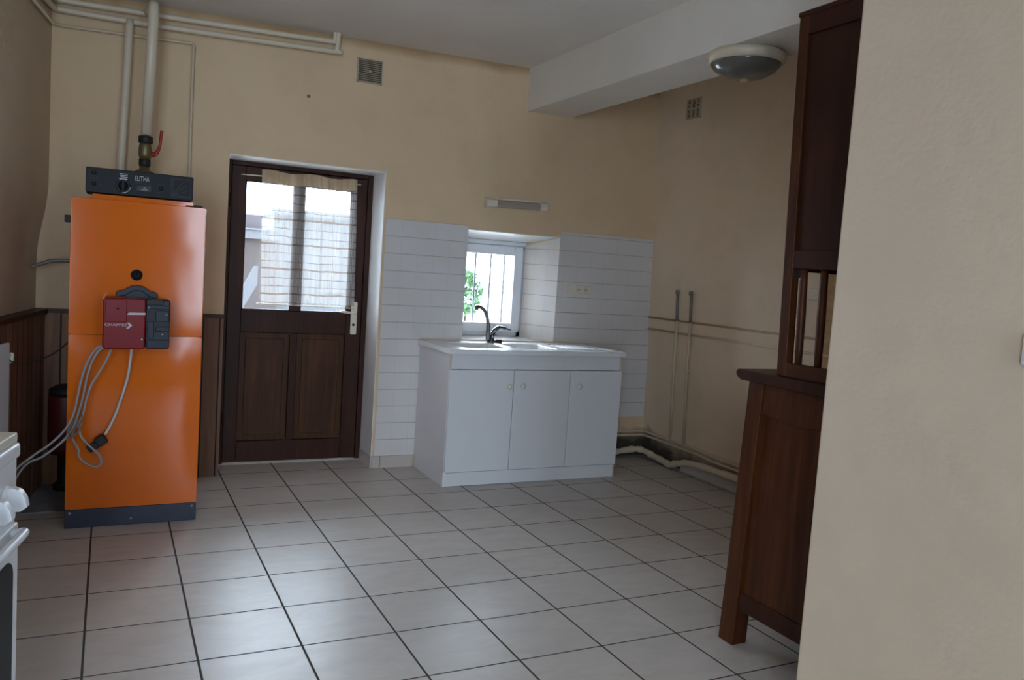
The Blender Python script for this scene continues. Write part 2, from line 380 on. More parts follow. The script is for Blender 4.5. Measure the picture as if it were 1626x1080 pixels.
# camera-side room: unseen, widened for a left rear window added for its light
rb = MB()
def seg(p, q, z0, z1): rb.box(p, q, -7.9, -7.65, z0, z1)
for p, q in ((-2.5,-2.28),(-.46,.85),(1.62,1.93)): seg(p, q, 0, 2.75)
for p, q, z0, z1 in ((-2.28,-.46,.18,2.52),(.85,1.62,.40,2.40)): seg(p, q, 0, z0); seg(p, q, z1, 2.75)
struct(rb.build('wall_rear', M_rear, origin=(0,0,0)))
struct(MB().box(-2.5,-2.3,-7.65,-4.3,0,2.75).box(-2.3,-.95,-4.5,-4.3,0,2.75).build('wall_side', M_rear, origin=(0,0,0)))
def win(name, axis, c, a0, a1, z0, z1):
    b = MB(); g = MB()
    def bx(p, q, r, s_, B, d=.025):
        B.box(p, q, c-d, c+d, r, s_) if axis == 'y' else B.box(c-d, c+d, p, q, r, s_)
    t_ = .055; bx(a0,a0+t_,z0,z1,b); bx(a1-t_,a1,z0,z1,b); bx(a0,a1,z0,z0+t_,b); bx(a0,a1,z1-t_,z1,b); bx((a0+a1)/2-.04,(a0+a1)/2+.04,z0,z1,b)
    o = struct(b.build(name, M_pvc)); bx(a0+t_,a1-t_,z0+t_,z1-t_,g,.003); g.build('pane', M_glass, o); return o
win('window_2', 'y', -7.70, .85, 1.62, .40, 2.40); win('added_window', 'y', -7.70, -2.28, -.46, .18, 2.52)  # the left one is invented to bring sky light to the right side
# beam
bmx = MB(); bmx.prism([(2.548,2.41),(2.885,2.415),(2.885,2.75),(2.548,2.75)], 'y', YB, -3.64)
struct(bmx.build('beam', M_beam, origin=(2.7,-.35,2.41)))

# wall tiling
tl = MB(); ty = YB-.008
tl.box(1.603, WX0, ty, YB, .077, 1.609); tl.box(WX1, 3.70, ty, YB, .30, 1.628)
tl.box(WX0, WX1, ty, YB, .077, WZ0)
tl.add([(WX1,ty,WZ0),(WX1,ty,WZ1-.004),(VX1,-.05,VZ1-.03),(VX1,-.05,VZ0),(WX1-.007,ty,WZ0),(WX1-.007,ty,WZ1-.004),(VX1-.007,-.05,VZ1-.03),(VX1-.007,-.05,VZ0)],
       [(0,1,2,3),(4,5,6,7),(0,1,5,4),(1,2,6,5),(3,0,4,7)])
tl.add([(WX0,ty,WZ0),(WX1,ty,WZ0),(VX1,-.05,VZ0+.006),(VX0,-.05,VZ0+.006)], [(0,1,2,3)])
struct(tl.build('trim_1', M_tile, origin=(0,0,0)), 'white square wall tiles around the sink and window', 'wall tiles')
# skirtings
sk = MB()
sk.box(1.590,1.640,YB-.014,YB-.002,0,.077); sk.box(1.644,1.86,YB-.014,YB-.002,0,.077)
sk.box(DX1-.008,DX1+.002,YB-.002,-.09,0,.072)
struct(sk.build('baseboard_back', M_plinth, origin=(1.7,YB,0)), 'beige tile skirting beside the door', 'skirting')
sr = MB(); y = -.84
while y > -3.6:
    sr.box(3.700,3.73, max(y-.315,-3.6), y, 0, .078); y -= .319
struct(sr.build('baseboard_right', M_plinth, origin=(3.715,-2,0)), 'beige tile skirting along the right wall', 'skirting')
rvl = MB(); rvl.box(DX1-.004,DX1+.001,YB+.001,-.096,.073,DZ-.002); rvl.box(DX0,DX1,YB+.001,-.096,DZ-.004,DZ+.001)
rvl.add([(WX0+.001,YB+.001,WZ1-.001),(WX1-.001,YB+.001,WZ1-.001),(VX1,-.05,VZ1-.001),(VX0,-.05,VZ1-.001),(WX0+.001,YB+.001,WZ1-.005),(WX1-.001,YB+.001,WZ1-.005),(VX1,-.05,VZ1-.005),(VX0,-.05,VZ1-.005)], [(0,1,2,3),(7,6,5,4),(0,4,5,1),(1,5,6,2),(2,6,7,3),(3,7,4,0)])
struct(rvl.build('trim_7', M_reveal, origin=(1.58,-.2,0)), 'white painted reveals of the door and the window recess', 'reveal')
# wainscot
wa = MB(); wa.box(-.345,.648,YB-.022,YB+.002,0,.945)
struct(wa.build('trim_2', M_board, origin=(.2,YB,0)), 'dark board panelling behind the boiler', 'panelling')
wc = MB(); wc.box(-.345,.650,YB-.036,YB,.940,.962); struct(wc.build('trim_3', M_cap, origin=(.2,YB,.94)), 'dark cap rail over the panelling behind the boiler', 'rail')
lp = [(-.265,-.36),(-.322,-.75),(-.398,-1.25),(-.547,-1.9),(-.712,-2.7),(-.915,-3.58)]
w1 = MB(); w1.prism([(x+.012,y) for x,y in lp]+[(x-.06,y) for x,y in reversed(lp)], 'z', 0, .945)
struct(w1.build('trim_4', M_board, origin=(-.4,-1.9,0)), 'dark board panelling on the left wall', 'panelling')
w2 = MB(); w2.prism([(x+.028,y) for x,y in lp]+[(x-.06,y) for x,y in reversed(lp)], 'z', .940, .962)
struct(w2.build('trim_5', M_cap, origin=(-.4,-1.9,.94)), 'dark cap rail over the panelling on the left wall', 'rail')

# ------------------------------------------------------------------ door
YD = -.083
fr = MB(); fr.box(DX0-.008,.700,YD-.012,YD+.06,0,DZ-.002); fr.box(1.552,DX1+.006,YD-.012,YD+.06,0,DZ-.002); fr.box(.700,1.552,YD-.012,YD+.06,1.862,DZ+.004); fr.box(.700,.716,YD+.041,YD+.06,0,1.862); fr.box(1.536,1.552,YD+.041,YD+.06,0,1.862); fr.box(.700,1.552,YD+.041,YD+.06,1.848,1.862)
door = struct(fr.build('door_1', M_door, origin=(1.12,YD,0), bevel=.003), 'half-glazed dark brown wooden back door with a net curtain', 'door')
lf = MB(); y0, y1 = YD, YD+.04
for bx in ((.702,.785,.008,1.860),(1.450,1.550,.008,1.860),(.785,1.450,1.776,1.860),(.785,1.450,.836,.978),(.785,1.450,.008,.142),(1.083,1.145,.978,1.776),(1.092,1.138,.142,.836)):
    lf.box(bx[0],bx[1],y0,y1,bx[2],bx[3])
leaf = lf.build('door_leaf', M_door, door, bevel=.004)
for x0, x1 in ((.785,1.092),(1.138,1.450)):
    p = MB(); p.box(x0,x1,y0+.016,y1-.01,.142,.836); p.box(x0+.035,x1-.035,y0+.008,y0+.02,.18,.80); p.build('door_panel', M_doorp, door, bevel=.005)
for x0, x1 in ((.785,1.083),(1.145,1.450)):
    MB().box(x0,x1,y0+.018,y0+.023,.978,1.776).build('glass_pane', M_glass, door)
    b = MB(); t_ = .008
    for q in ((x0,x0+t_,.978,1.776),(x1-t_,x1,.978,1.776),(x0,x1,.978,.978+t_),(x0,x1,1.776-t_,1.776)): b.box(q[0],q[1],y0+.004,y0+.018,q[2],q[3])
    b.build('glazing_bead', M_door, door)
hp = MB(); hp.prism(rrect(1.479,1.520,.840,1.055,.008), 'y', YD-.008, YD)
hpl = hp.build('handle_plate', M_plastic, door, bevel=.002); hpl['label'] = 'ivory handle plate'
lv = MB(); lv.tube([(1.500,YD-.006,.985),(1.500,YD-.045,.985)], .009); lv.tube(curve([(1.506,YD-.045,.985),(1.46,YD-.047,.986),(1.40,YD-.045,.992)]), [.009]*8+[.008]*9)
lv.build('handle_lever', M_plastic, door)
MB().lathe([(.009,-.010),(.009,0)], (1.498,YD,.905), 'y', 16).build('keyhole', M_dark, door)
for z in (.25, 1.6): MB().tube([(.699,YD-.016,z),(.699,YD-.016,z+.09)], .008).build('hinge', M_door, door)
ts = MB(); ts.box(DX0,DX1,YD-.02,YO,-.02,.004); struct(ts.build('trim_6', M_plinth, origin=(1.1,YD,-.02)), 'door sill', 'sill')

# curtain on the door
cu = thing('net_curtain', (1.17,-.115,1.02), 'sheer beige checked net curtain hung across the glazed door', 'curtain')
def cgrid(z0, z1, nz, x0f, x1f, amp, ph=0):
    b = MB(); nx = 120; vs = []
    for j in range(nz+1):
        z = z0+(z1-z0)*j/nz
        for i in range(nx+1):
            t_ = i/nx; x = x0f(z)+(x1f(z)-x0f(z))*t_
            vs.append((x, -.112 + amp*math.sin(t_*62+1.3*math.sin(t_*9)+ph+.2*z) + .4*amp*math.sin(t_*23+z*2), z+.006*math.sin(t_*14+ph)))
    b.add(vs, [(j*(nx+1)+i, j*(nx+1)+i+1, (j+1)*(nx+1)+i+1, (j+1)*(nx+1)+i) for j in range(nz) for i in range(nx)], True); return b
xa = lambda z: .896-.022*(z-1.02)/.8; xb = lambda z: 1.492-.018*(z-1.02)/.8
net = cgrid(1.022, 1.775, 24, xa, xb, .006).build('net', M_net, cu)
hd = cgrid(1.772, 1.845, 6, xa, xb, .007, .5).build('header', M_header, cu); hd['label'] = 'gathered beige heading'
def crod(x0, x1, z0, z1, lab):
    b = MB(); b.tube([(x0,-.100,z0),(x1,-.100,z1)], .004, 8)
    for x, z in ((x0,z0),(x1,z1)): b.tube([(x,-.100,z),(x,YD,z)], .003, 6)
    return tag(b.build('curtain_rod', M_plastic), lab, 'curtain rod', 'curtain rods on the door')
crod(.757, 1.50, 1.806, 1.822, 'thin white curtain rod along the top of the door glass')
crod(.880, 1.498, 1.020, 1.014, 'thin white curtain rod along the bottom of the door glass')

# ------------------------------------------------------------------ window
wf = MB(); yw0, yw1 = -.05, .0
for q in ((VX0,VX0+.035,VZ0,1.51),(VX1-.035,VX1,VZ0,1.51),(VX0,VX1,1.478,1.545),(VX0,VX1,VZ0,.90)): wf.box(q[0],q[1],yw0+.01,yw1,q[2],q[3])
window = struct(wf.build('window_1', M_pvc, origin=(2.49,-.02,VZ0), bevel=.004), 'small white window in the tiled recess over the sink', 'window')
sh = MB()
for q in ((VX0+.02,2.292,.885,1.505),(2.672,VX1-.022,.885,1.505),(2.292,2.672,1.440,1.505),(2.292,2.672,.885,.950)): sh.box(q[0],q[1],yw0-.012,yw1-.01,q[2],q[3])
sh.build('sash', M_pvc, window, bevel=.005)
MB().box(2.29,2.674,-.036,-.030,.948,1.442).build('pane', M_glass, window)
MB().box(VX0,VX1,-.062,-.03,1.512,1.540).build('top_strip', M_pvc, window, bevel=.004)
gr = thing('window_grille', (2.49,.07,.9), 'dark iron bars outside the small window over the sink', 'window bars')
for x in (2.315, 2.424, 2.545, 2.656): MB().tube([(x,.075,.855),(x,.075,1.54)], .0075, 10).build('bar', M_iron, gr)
rl = MB(); rl.box(VX0,VX1,.066,.084,.90,.918); rl.build('cross_rail', M_iron, gr)

# ------------------------------------------------------------------ boiler
bo = thing('boiler', (.17,-.82,0), 'tall orange boiler with a red burner on its front, standing by the back door', 'boiler')
BX0, BX1, BY = -.112, .455, -1.185
MB().box(BX0+.004,BX1-.004,BY+.016,-.585,.03,1.515).build('body', M_orange, bo, bevel=.004)
def bowed(x0, x1, z0, z1, amp):
    """pressed sheet-metal front, slightly bowed outward"""
    b = MB(); nx, nz = 10, 24; vs = []
    for j in range(nz+1):
        for i in range(nx+1):
            u, v = i/nx, j/nz; vs.append((x0+(x1-x0)*u, BY+.006-amp*math.sin(math.pi*v)*(math.sin(math.pi*u)**.25 if 0 < u < 1 else 0), z0+(z1-z0)*v))
    b.add(vs, [(j*(nx+1)+i, j*(nx+1)+i+1, (j+1)*(nx+1)+i+1, (j+1)*(nx+1)+i) for j in range(nz) for i in range(nx)], True)
    return b
bp = bowed(BX0, BX1, .0895, .9035, .010); bp.box(BX0, BX1, BY+.0061, BY+.018, .0895, .9035); bp.build('lower_front_panel', M_orange, bo)
MB().prism(rrect(BX0-.002,BX1,.9065,1.525,.006,3), 'y', BY, BY+.016).build('upper_front_panel', M_orange, bo, bevel=.003)
pl = MB().box(BX0,BX1,BY+.004,-.585,0,.0875).build('plinth', M_navy, bo, bevel=.003); pl['label'] = 'navy plinth'
for x, z in ((BX0+.02,.072),(BX1-.02,.072),(.165,.03)): MB().lathe([(.006,-.003),(.007,.002)], (x,BY+.004,z), 'y', 12).build('screw', M_steel, pl)
tr = MB().box(-.03,.40,BY+.02,-.70,1.515,1.548).build('top_tray', M_orange, bo, bevel=.003)
cp = MB().prism(rrect(-.058,.394,1.552,1.664,.008), 'y', BY+.002, -.98).build('control_panel', M_black, bo, bevel=.003); cp['label'] = 'black control panel with white print'
yc = BY+.002
MB().lathe([(.027,-.004),(.031,0)], (.094,yc,1.593), 'y', 28).build('dial_ring', M_graph, cp)
d = MB(); d.lathe([(.019,-.018),(.023,-.002)], (.094,yc,1.593), 'y', 24); d.box(.090,.098,yc-.021,yc-.016,1.573,1.613); d.build('dial', M_black, cp)
arc = MB(); arc.tube([(.094+.031*math.cos(a), yc-.004, 1.593+.031*math.sin(a)) for a in [math.radians(-95+8*k) for k in range(12)]], .0018, 6); arc.build('dial_mark', M_print, cp)
dp = MB(); dp.box(.150,.212,yc-.004,yc,1.575,1.603); dp.build('gauge_window', M_graph, cp, bevel=.002)
MB().prism([(.165,1.580),(.200,1.580),(.186,1.596)], 'y', yc-.006, yc-.004).build('gauge_needle', M_needle, cp)
for x, z in ((-.025,1.640),(-.025,1.590),(.254,1.598)): MB().lathe([(.008,-.010),(.010,0)], (x,yc,z), 'y', 14).build('button', M_dark, cp)
e = MB()
for k, (z, h_) in enumerate(((1.645,.003),(1.638,.003),(1.631,.003))): e.box(.079+.002*k,.112,yc-.0015,yc,z,z+h_)
e.prism([(.076,1.626),(.112,1.626),(.108,1.619),(.094,1.616),(.080,1.619)], 'y', yc-.0015, yc); e.build('emblem', M_print, cp)
g = MB()
def stroke(b, a, c, wd, y): 
    a, c = Vector(a), Vector(c); n_ = (c-a).normalized(); n_ = Vector((-n_.y, n_.x))*wd/2
    b.prism([tuple(a+n_),tuple(a-n_),tuple(c-n_),tuple(c+n_)], 'y', y-.0012, y)
for a, c in (((.296,1.566),(.296,1.648)),((.304,1.569),(.304,1.646)),((.296,1.648),(.382,1.648)),((.296,1.566),(.382,1.566)),((.300,1.571),(.380,1.571)),((.382,1.566),(.382,1.648)),((.304,1.574),(.352,1.640)),((.304,1.573),(.366,1.622)),((.306,1.572),(.368,1.597))): stroke(g, a, c, .0022, yc)
g.build('printed_chart', M_graph, cp); g = MB()
for a, c in (((-.04,1.624),(-.005,1.624)),((-.042,1.616),(-.006,1.616)),((-.042,1.606),(-.012,1.606)),((-.008,1.642),(.006,1.645)),((-.008,1.590),(.006,1.590)),((.146,1.612),(.212,1.610)),((.242,1.614),(.266,1.614)),((.238,1.578),(.270,1.577))): stroke(g, a, c, .0020, yc)
g.build('printed_captions', M_graph, cp)
def text(s, name, x0, z, w_, h_, y, m, parent):
    cv = bpy.data.curves.new(name, 'FONT'); cv.body = s; cv.size = 1.0; cv.extrude = .0006; cv.resolution_u = 2
    o = bpy.data.objects.new('tmp', cv); C.objects.link(o)
    bpy.context.view_layer.update(); me = bpy.data.meshes.new_from_object(o.evaluated_get(bpy.context.evaluated_depsgraph_get()))
    C.objects.unlink(o); bpy.data.objects.remove(o)
    xs = [v.co.x for v in me.vertices]; ys = [v.co.y for v in me.vertices]; b = MB()
    sx, sy = w_/(max(xs)-min(xs)), h_/(max(ys)-min(ys))
    b.add([(x0+(v.co.x-min(xs))*sx, y-v.co.z-.0008, z+(v.co.y-min(ys))*sy) for v in me.vertices], [tuple(p.vertices) for p in me.polygons])
    bpy.data.meshes.remove(me); return b.build(name, m, parent)
text('ELITHA', 'lettering', .143, 1.622, .060, .022, yc, M_print, cp)
MB().lathe([(.004,.0),(.017,-.003),(.021,-.010),(.024,-.012),(.026,0)], (.161,BY,1.189), 'y', 24).build('peephole', M_black, bo)
MB().box(BX0-.026,BX0+.006,BY+.02,BY+.05,1.408,1.442).build('side_clip', M_black, bo, bevel=.003)
MB().box(.36,.44,BY+.02,-.98,1.522,1.536).build('cable_clip', M_dark, bo, bevel=.004)
# burner flange and burner
fl = MB(); pts = [(.076,1.06),(.252,1.06),(.252,1.10),(.246,1.112),(.236,1.117),(.222,1.117),(.205,1.130),(.186,1.140),(.164,1.143),(.142,1.140),(.123,1.130),(.106,1.117),(.090,1.117),(.081,1.112),(.076,1.10)]
fl.prism(pts, 'y', BY-.03, BY); fl.prism([(p[0]*.86+.023, p[1]-.022) for p in pts], 'y', BY-.05, BY-.03)
fo = fl.build('burner_flange', M_hous, bo, bevel=.004)
for x in (.100, .228): MB().lathe([(.008,-.010),(.010,0)], (x,BY-.05,1.078), 'y', 6).build('bolt', M_brass, fo)
YF = -1.385
MB().tube([(.164,BY,.99),(.164,YF+.12,.99)], .055, 20).build('blast_tube', M_hous, bo)
bu = MB(); bu.prism(rrect(.026,.197,.864,1.091,.014), 'y', YF, -1.235)
burn = bu.build('burner_cover', M_red, bo, bevel=.007, seg=3); burn['label'] = 'red burner cover with white lettering and arrow'
b = MB(); b.prism(rrect(.034,.120,.985,1.084,.008), 'y', YF-.006, YF); b.build('raised_field', M_red, burn, bevel=.003)
MB().lathe([(.005,-.009),(.006,-.004)], (.084,YF,1.044), 'y', 14).build('reset_button', M_navy, burn)
MB().prism([(.122,1.018),(.196,1.020),(.196,1.029),(.128,1.028)], 'y', YF-.004, YF).build('white_stripe', M_print, burn)
text('CHAPPEE', 'lettering', .034, .966, .089, .012, YF, M_print, burn)
ch = MB(); ch.prism([(.122,.983),(.130,.983),(.144,.971),(.128,.956),(.119,.956),(.131,.970)], 'y', YF-.0015, YF); ch.build('arrow_mark', M_print, burn)
MB().lathe([(.006,-.005),(.008,-.001)], (.184,YF,.909), 'y', 14).build('cover_screw', M_steel, burn)
bh = MB(); bh.prism(rrect(.198,.298,.866,1.088,.010), 'y', YF+.014, -1.24)
hous = bh.build('burner_housing', M_hous, bo, bevel=.005); hous['label'] = 'dark grey burner housing'
yh = YF+.014
for q in ((.200,.296,1.046,1.066,.010),(.204,.232,.914,.990,.008),(.204,.296,.870,.908,.010),(.268,.294,1.060,1.085,.014),(.238,.294,.990,1.040,.006),(.240,.296,.945,.968,.010)):
    MB().box(q[0],q[1],yh-q[4],yh,q[2],q[3]).build('housing_rib', M_hous, hous, bevel=.003)
for q in ((.203,.262,1.070,1.086),(.204,.236,.994,1.040),(.262,.297,.926,.940),(.244,.297,.972,.984)):
    MB().box(q[0],q[1],yh-.0015,yh,q[2],q[3]).build('dark_recess', M_dark, hous)
for x, z in ((.208,1.052),(.282,1.022),(.268,.934)): MB().lathe([(.005,-.016),(.007,-.006)], (x,yh,z), 'y', 10).build('bright_screw', M_steel, hous)
# cables of the burner
def cable(name, pts, r, m, lab, cat='cable', n=8, group=None):
    return tag(MB().tube(curve(pts, n), r, 8).build(name, m), lab, cat, group)
cable('burner_cable', [(.040,-1.27,.861),(.008,-1.275,.858),(-.028,-1.27,.80),(-.052,-1.265,.72),(-.066,-1.262,.64),(-.082,-1.262,.555),(-.112,-1.262,.487),(-.168,-1.27,.424),(-.240,-1.30,.372),(-.300,-1.42,.33),(-.36,-1.7,.22)], .0052, M_cable, 'upper grey cable curving from the burner down toward the cooker', group='grey burner cables')
cable('burner_cable', [(.052,-1.252,.861),(.016,-1.258,.845),(-.014,-1.258,.79),(-.032,-1.25,.72),(-.045,-1.25,.64),(-.062,-1.25,.56),(-.088,-1.25,.478),(-.135,-1.262,.418),(-.200,-1.285,.368),(-.270,-1.36,.335),(-.345,-1.7,.205)], .0052, M_cable, 'lower grey cable curving from the burner down toward the cooker', group='grey burner cables')
cable('looped_cable', [(.066,-1.275,.861),(.044,-1.268,.80),(.012,-1.262,.735),(-.016,-1.258,.68),(-.034,-1.252,.61),(-.048,-1.250,.54),(-.080,-1.246,.478),(-.085,-1.248,.44),(-.060,-1.275,.395),(-.055,-1.28,.36),(-.02,-1.28,.325),(.018,-1.28,.312),(.034,-1.282,.335),(.022,-1.282,.37),(-.02,-1.28,.415),(-.052,-1.27,.455),(-.058,-1.262,.50)], .0050, M_cable, 'grey cable hanging in a loop on the lower front of the boiler')
tag(MB().tube(curve([(-.098,-1.268,.458),(-.068,-1.280,.505),(-.046,-1.264,.535),(-.058,-1.242,.55),(-.088,-1.24,.505),(-.106,-1.246,.46),(-.098,-1.268,.445),(-.06,-1.286,.48),(-.048,-1.276,.52)], 8), .0036, 8).build('cable_tie', M_greyp), 'knot of grey string tying the burner cables together', 'cable tie')
pg = thing('plug_lead', (.08,-1.24,.38), 'pale cable with a black plug hanging from the burner', 'plug lead')
MB().tube(curve([(.146,-1.30,.8615),(.143,-1.25,.80),(.133,-1.225,.71),(.104,-1.215,.595),(.080,-1.215,.52),(.046,-1.222,.447)]), .0062, 8).build('lead', M_wcable, pg)
ax = Vector((-.83,0,-.56)); nx_ = Vector((.56,0,-.83))
pb = MB(); c0 = Vector((.026,-1.222,.418))
def obox(b, c, a0, a1, n0, n1, y0, y1):
    vs = []
    for y in (y0, y1):
        for a, n_ in ((a0,n0),(a1,n0),(a1,n1),(a0,n1)):
            p = c + ax*a + nx_*n_; vs.append((p.x, y, p.z))
    b.add(vs, [(0,1,2,3),(7,6,5,4),(0,1,5,4),(1,2,6,5),(2,3,7,6),(3,0,4,7)])
obox(pb, c0, -.028, .018, -.022, .022, -1.240, -1.192); obox(pb, c0, .016, .062, -.010, .024, -1.232, -1.198)
pbo = pb.build('plug', M_dark, pg, bevel=.006, seg=3); pbo['label'] = 'black plug'
cable('thin_cable', [(-.345,-1.15,.782),(-.318,-1.15,.768),(-.28,-1.15,.765),(-.20,-1.15,.795),(-.15,-1.16,.83),(-.1145,-1.172,.866)], .0032, M_black, 'thin black cable sagging from the radiator to the boiler side')
tag(MB().tube(curve([(-.312,-.52,1.182),(-.26,-.50,1.205),(-.20,-.50,1.222),(-.02,-.52,1.228)]), .010, 10).build('short_pipe', M_greyp), 'short grey pipe running from the left wall behind the boiler', 'pipe')

# ------------------------------------------------------------------ pipes on the back wall
PAIRS = {'ceiling_pipe': 'pipes under the ceiling', 'wall_pipe': 'thin pipes along the right wall', 'low_pipe': 'thin pipes low in the right corner'}
def pipe(name, pts, r, m, lab, seg=12): return tag(MB().tube(pts, r, seg).build(name, m), lab, 'pipe', PAIRS.get(name))
yp = -.405
pipe('ceiling_pipe', curve([(-.56,-1.95,2.56),(-.34,-1.0,2.557),(-.245,-.46,2.558),(-.205,yp,2.563),(.0,yp,2.567),(.41,yp,2.580),(1.17,yp,2.610),(1.212,yp,2.622),(1.216,yp,2.67)], 6), .0155, M_pipe, 'upper of the two cream pipes running under the ceiling on the back wall')
pipe('ceiling_pipe', curve([(-.56,-1.95,2.51),(-.34,-1.0,2.508),(-.245,-.46,2.512),(-.205,yp,2.515),(.0,yp,2.515),(.41,yp,2.525),(1.19,yp,2.555),(1.226,yp-.004,2.567),(1.232,yp-.01,2.67)], 6), .0155, M_pipe, 'lower of the two cream pipes running under the ceiling on the back wall')
pipe('narrow_pipe', [(-.33,-1.0,2.440),(-.245,-.40,2.440),(-.19,-.374,2.442),(.43,-.374,2.466),(.438,-.374,2.455),(.436,-.374,2.2),(.437,-.374,.99)], .008, M_wpipe, 'narrow cream pipe dropping down the wall right of the boiler valve')
pipe('vertical_pipe', [(.115,-.412,2.520),(.112,-.420,2.49),(.104,-.42,2.2),(.088,-.42,1.74),(.085,-.42,.9)], .0205, M_pipe, 'cream pipe dropping straight down behind the black control panel')
nearer = lambda x, y, z: (.049+(x-.049)*.9854, y-.07, 1.312+(z-1.312)*.9854)
fp = thing('flow_pipe', (.198,-.62,1.52), 'thick cream pipe with a red-levered valve rising from the boiler top', 'pipe')
MB().tube(curve([(.205,-.415,2.582),(.221,-.53,2.582),(.2215,-.605,2.562),(.2205,-.62,2.48)],6)+[(.2017,-.62,1.906)], .027, 16).build('riser', M_pipe, fp)
MB().lathe([(.029,1.908),(.036,1.905),(.036,1.872),(.030,1.868)], (.203,-.55,0), 'z', 8).warp(nearer).build('union_nut', M_dark, fp)
MB().lathe([(.027,1.870),(.031,1.855),(.033,1.83),(.033,1.81),(.027,1.785)], (.202,-.55,0), 'z', 16).warp(nearer).build('valve_body', M_brass, fp)
MB().lathe([(.026,1.786),(.029,1.783),(.029,1.752),(.025,1.748)], (.201,-.55,0), 'z', 8).warp(nearer).build('lower_nut', M_dark, fp)
MB().lathe([(.024,1.75),(.026,1.73),(.045,1.722),(.047,1.68),(.05,1.675),(.05,1.54)], (.2,-.55,0), 'z', 20).warp(nearer).build('pipe_socket', M_brass, fp)
lv = MB(); lv.tube([(.228,-.55,1.815),(.252,-.553,1.815)], .014, 10); lv.tube(curve([(.250,-.553,1.812),(.262,-.556,1.835),(.272,-.557,1.865),(.276,-.557,1.91),(.279,-.557,1.945)]), [.010]*12+[.008]*21, 8); lv.warp(nearer).build('valve_lever', M_lever, fp)['label'] = 'red valve lever'
tag(MB().lathe([(.010,0),(.010,-.006),(.005,-.02),(.0045,-.022)], (1.085,YB,2.283), 'y', 12).build('wall_plug', M_greyp), 'small grey screw stub in the bare wall above the door', 'screw')

# vents
def vent(x0, x1, z0, z1, n_, lab):
    o = thing('air_vent', ((x0+x1)/2,YB,z0), lab, 'vent')
    MB().box(x0,x1,YB-.004,YB,z0,z1).build('backing', M_ventd, o)
    f = MB()
    for q in ((x0,x0+.006,z0,z1),(x1-.006,x1,z0,z1),(x0,x1,z0,z0+.004),(x0,x1,z1-.004,z1)): f.box(q[0],q[1],YB-.012,YB,q[2],q[3])
    f.box((x0+x1)/2-.008,(x0+x1)/2+.008,YB-.016,YB-.01,(z0+z1)/2-.006,(z0+z1)/2+.006); f.build('frame', M_vent, o)
    for k in range(n_):
        z = z0+.004+(z1-z0-.008)*(k+.5)/n_; s_ = MB(); s_.prism([(YB-.003,z+.003),(YB-.014,z-.002),(YB-.014,z-.0045),(YB-.003,z+.0005)], 'x', x0+.004, x1-.004); s_.build('slat', M_vent, o)
vent(1.370, 1.529, 2.417, 2.560, 12, 'square slatted beige air vent high on the back wall')
rv = thing('air_vent', (3.63,-.755,2.463), 'small beige air vent of six cells high on the right wall', 'vent')
xv = xr(2.53)
MB().box(xv-.004,xv+.002,-.828,-.684,2.463,2.592).build('backing', M_ventd, rv)
f = MB()
for y in (-.828,-.782,-.735,-.689): f.box(xv-.014,xv,y-.003,y+.004,2.460,2.594)
for z in (2.460,2.525,2.589): f.box(xv-.014,xv,-.831,-.684,z,z+.006)
for k in range(12): f.box(xv-.008,xv-.002,-.828,-.684,2.469+k*.0104,2.4725+k*.0104)
f.build('grid', M_vent, rv)

# strip light above the window
sl = thing('strip_light', (2.49,YB,1.745), 'short white strip light fixed to the wall above the window', 'wall light')
MB().box(2.268,2.722,-.385,YB,1.752,1.812).warp(lambda x,y,z: (x,y,z+.012*(x-2.49)/.45)).build('base', M_plastic, sl, bevel=.004)
for x0, x1 in ((2.266,2.345),(2.672,2.724)): MB().prism([(YB,1.745),(-.408,1.750),(-.416,1.765),(-.412,1.795),(-.385,1.806),(YB,1.806)], 'x', x0, x1).warp(lambda x,y,z: (x,y,z+.012*(x-2.49)/.45)).build('end_cap', M_plastic, sl, bevel=.004)
MB().prism([(-.37,1.749),(-.404,1.752),(-.410,1.766),(-.407,1.790),(-.385,1.800),(-.37,1.800)], 'x', 2.345, 2.672).warp(lambda x,y,z: (x,y,z+.012*(x-2.49)/.45)).build('diffuser', M_dif, sl)['label'] = 'clouded grey diffuser'
# sockets
so = thing('double_socket', (3.05,YB,1.2), 'white double socket on the wall tiles right of the window', 'socket')
MB().prism(rrect(2.948,3.148,1.200,1.260,.006), 'y', ty-.010, ty).build('plate', M_plastic, so, bevel=.003)
for x in (3.045, 3.105): MB().lathe([(.017,-.0105),(.021,-.014),(.023,-.010)], (x,ty,1.230), 'y', 20).build('outlet', M_plastic, so)
for x in (3.038,3.052,3.098,3.112): MB().lathe([(.003,-.013),(.003,-.010)], (x,ty,1.230), 'y', 8).build('pin_hole', M_dark, so)
sw = thing('light_switch', (1.93,-4.245,1.18), 'white light switch on the pale wall beside the camera', 'switch')
MB().prism(rrect(-4.285,-4.205,1.180,1.256,.008), 'x', 1.920, 1.930).build('plate', M_wplast, sw, bevel=.003); MB().box(1.914,1.921,-4.272,-4.218,1.192,1.244).build('rocker', M_wplast, sw, bevel=.002)
so2 = tag(MB().prism(rrect(-1.985,-1.898,1.275,1.340,.006), 'x', xr(1.3)-.010, xr(1.3)).build('wall_box', M_wpipe, bevel=.003), 'square junction box on the right wall behind the dresser gallery', 'box')
tag(MB().prism([(xr(.3)-.012,.30),(xr(.3)-.0005,.30),(xr(1.75)-.0005,1.75),(xr(1.75)-.012,1.75)],'y',-2.75,-2.005).build('rough_board', M_tan), 'tan rough board on the right wall seen through the dresser gallery', 'board')

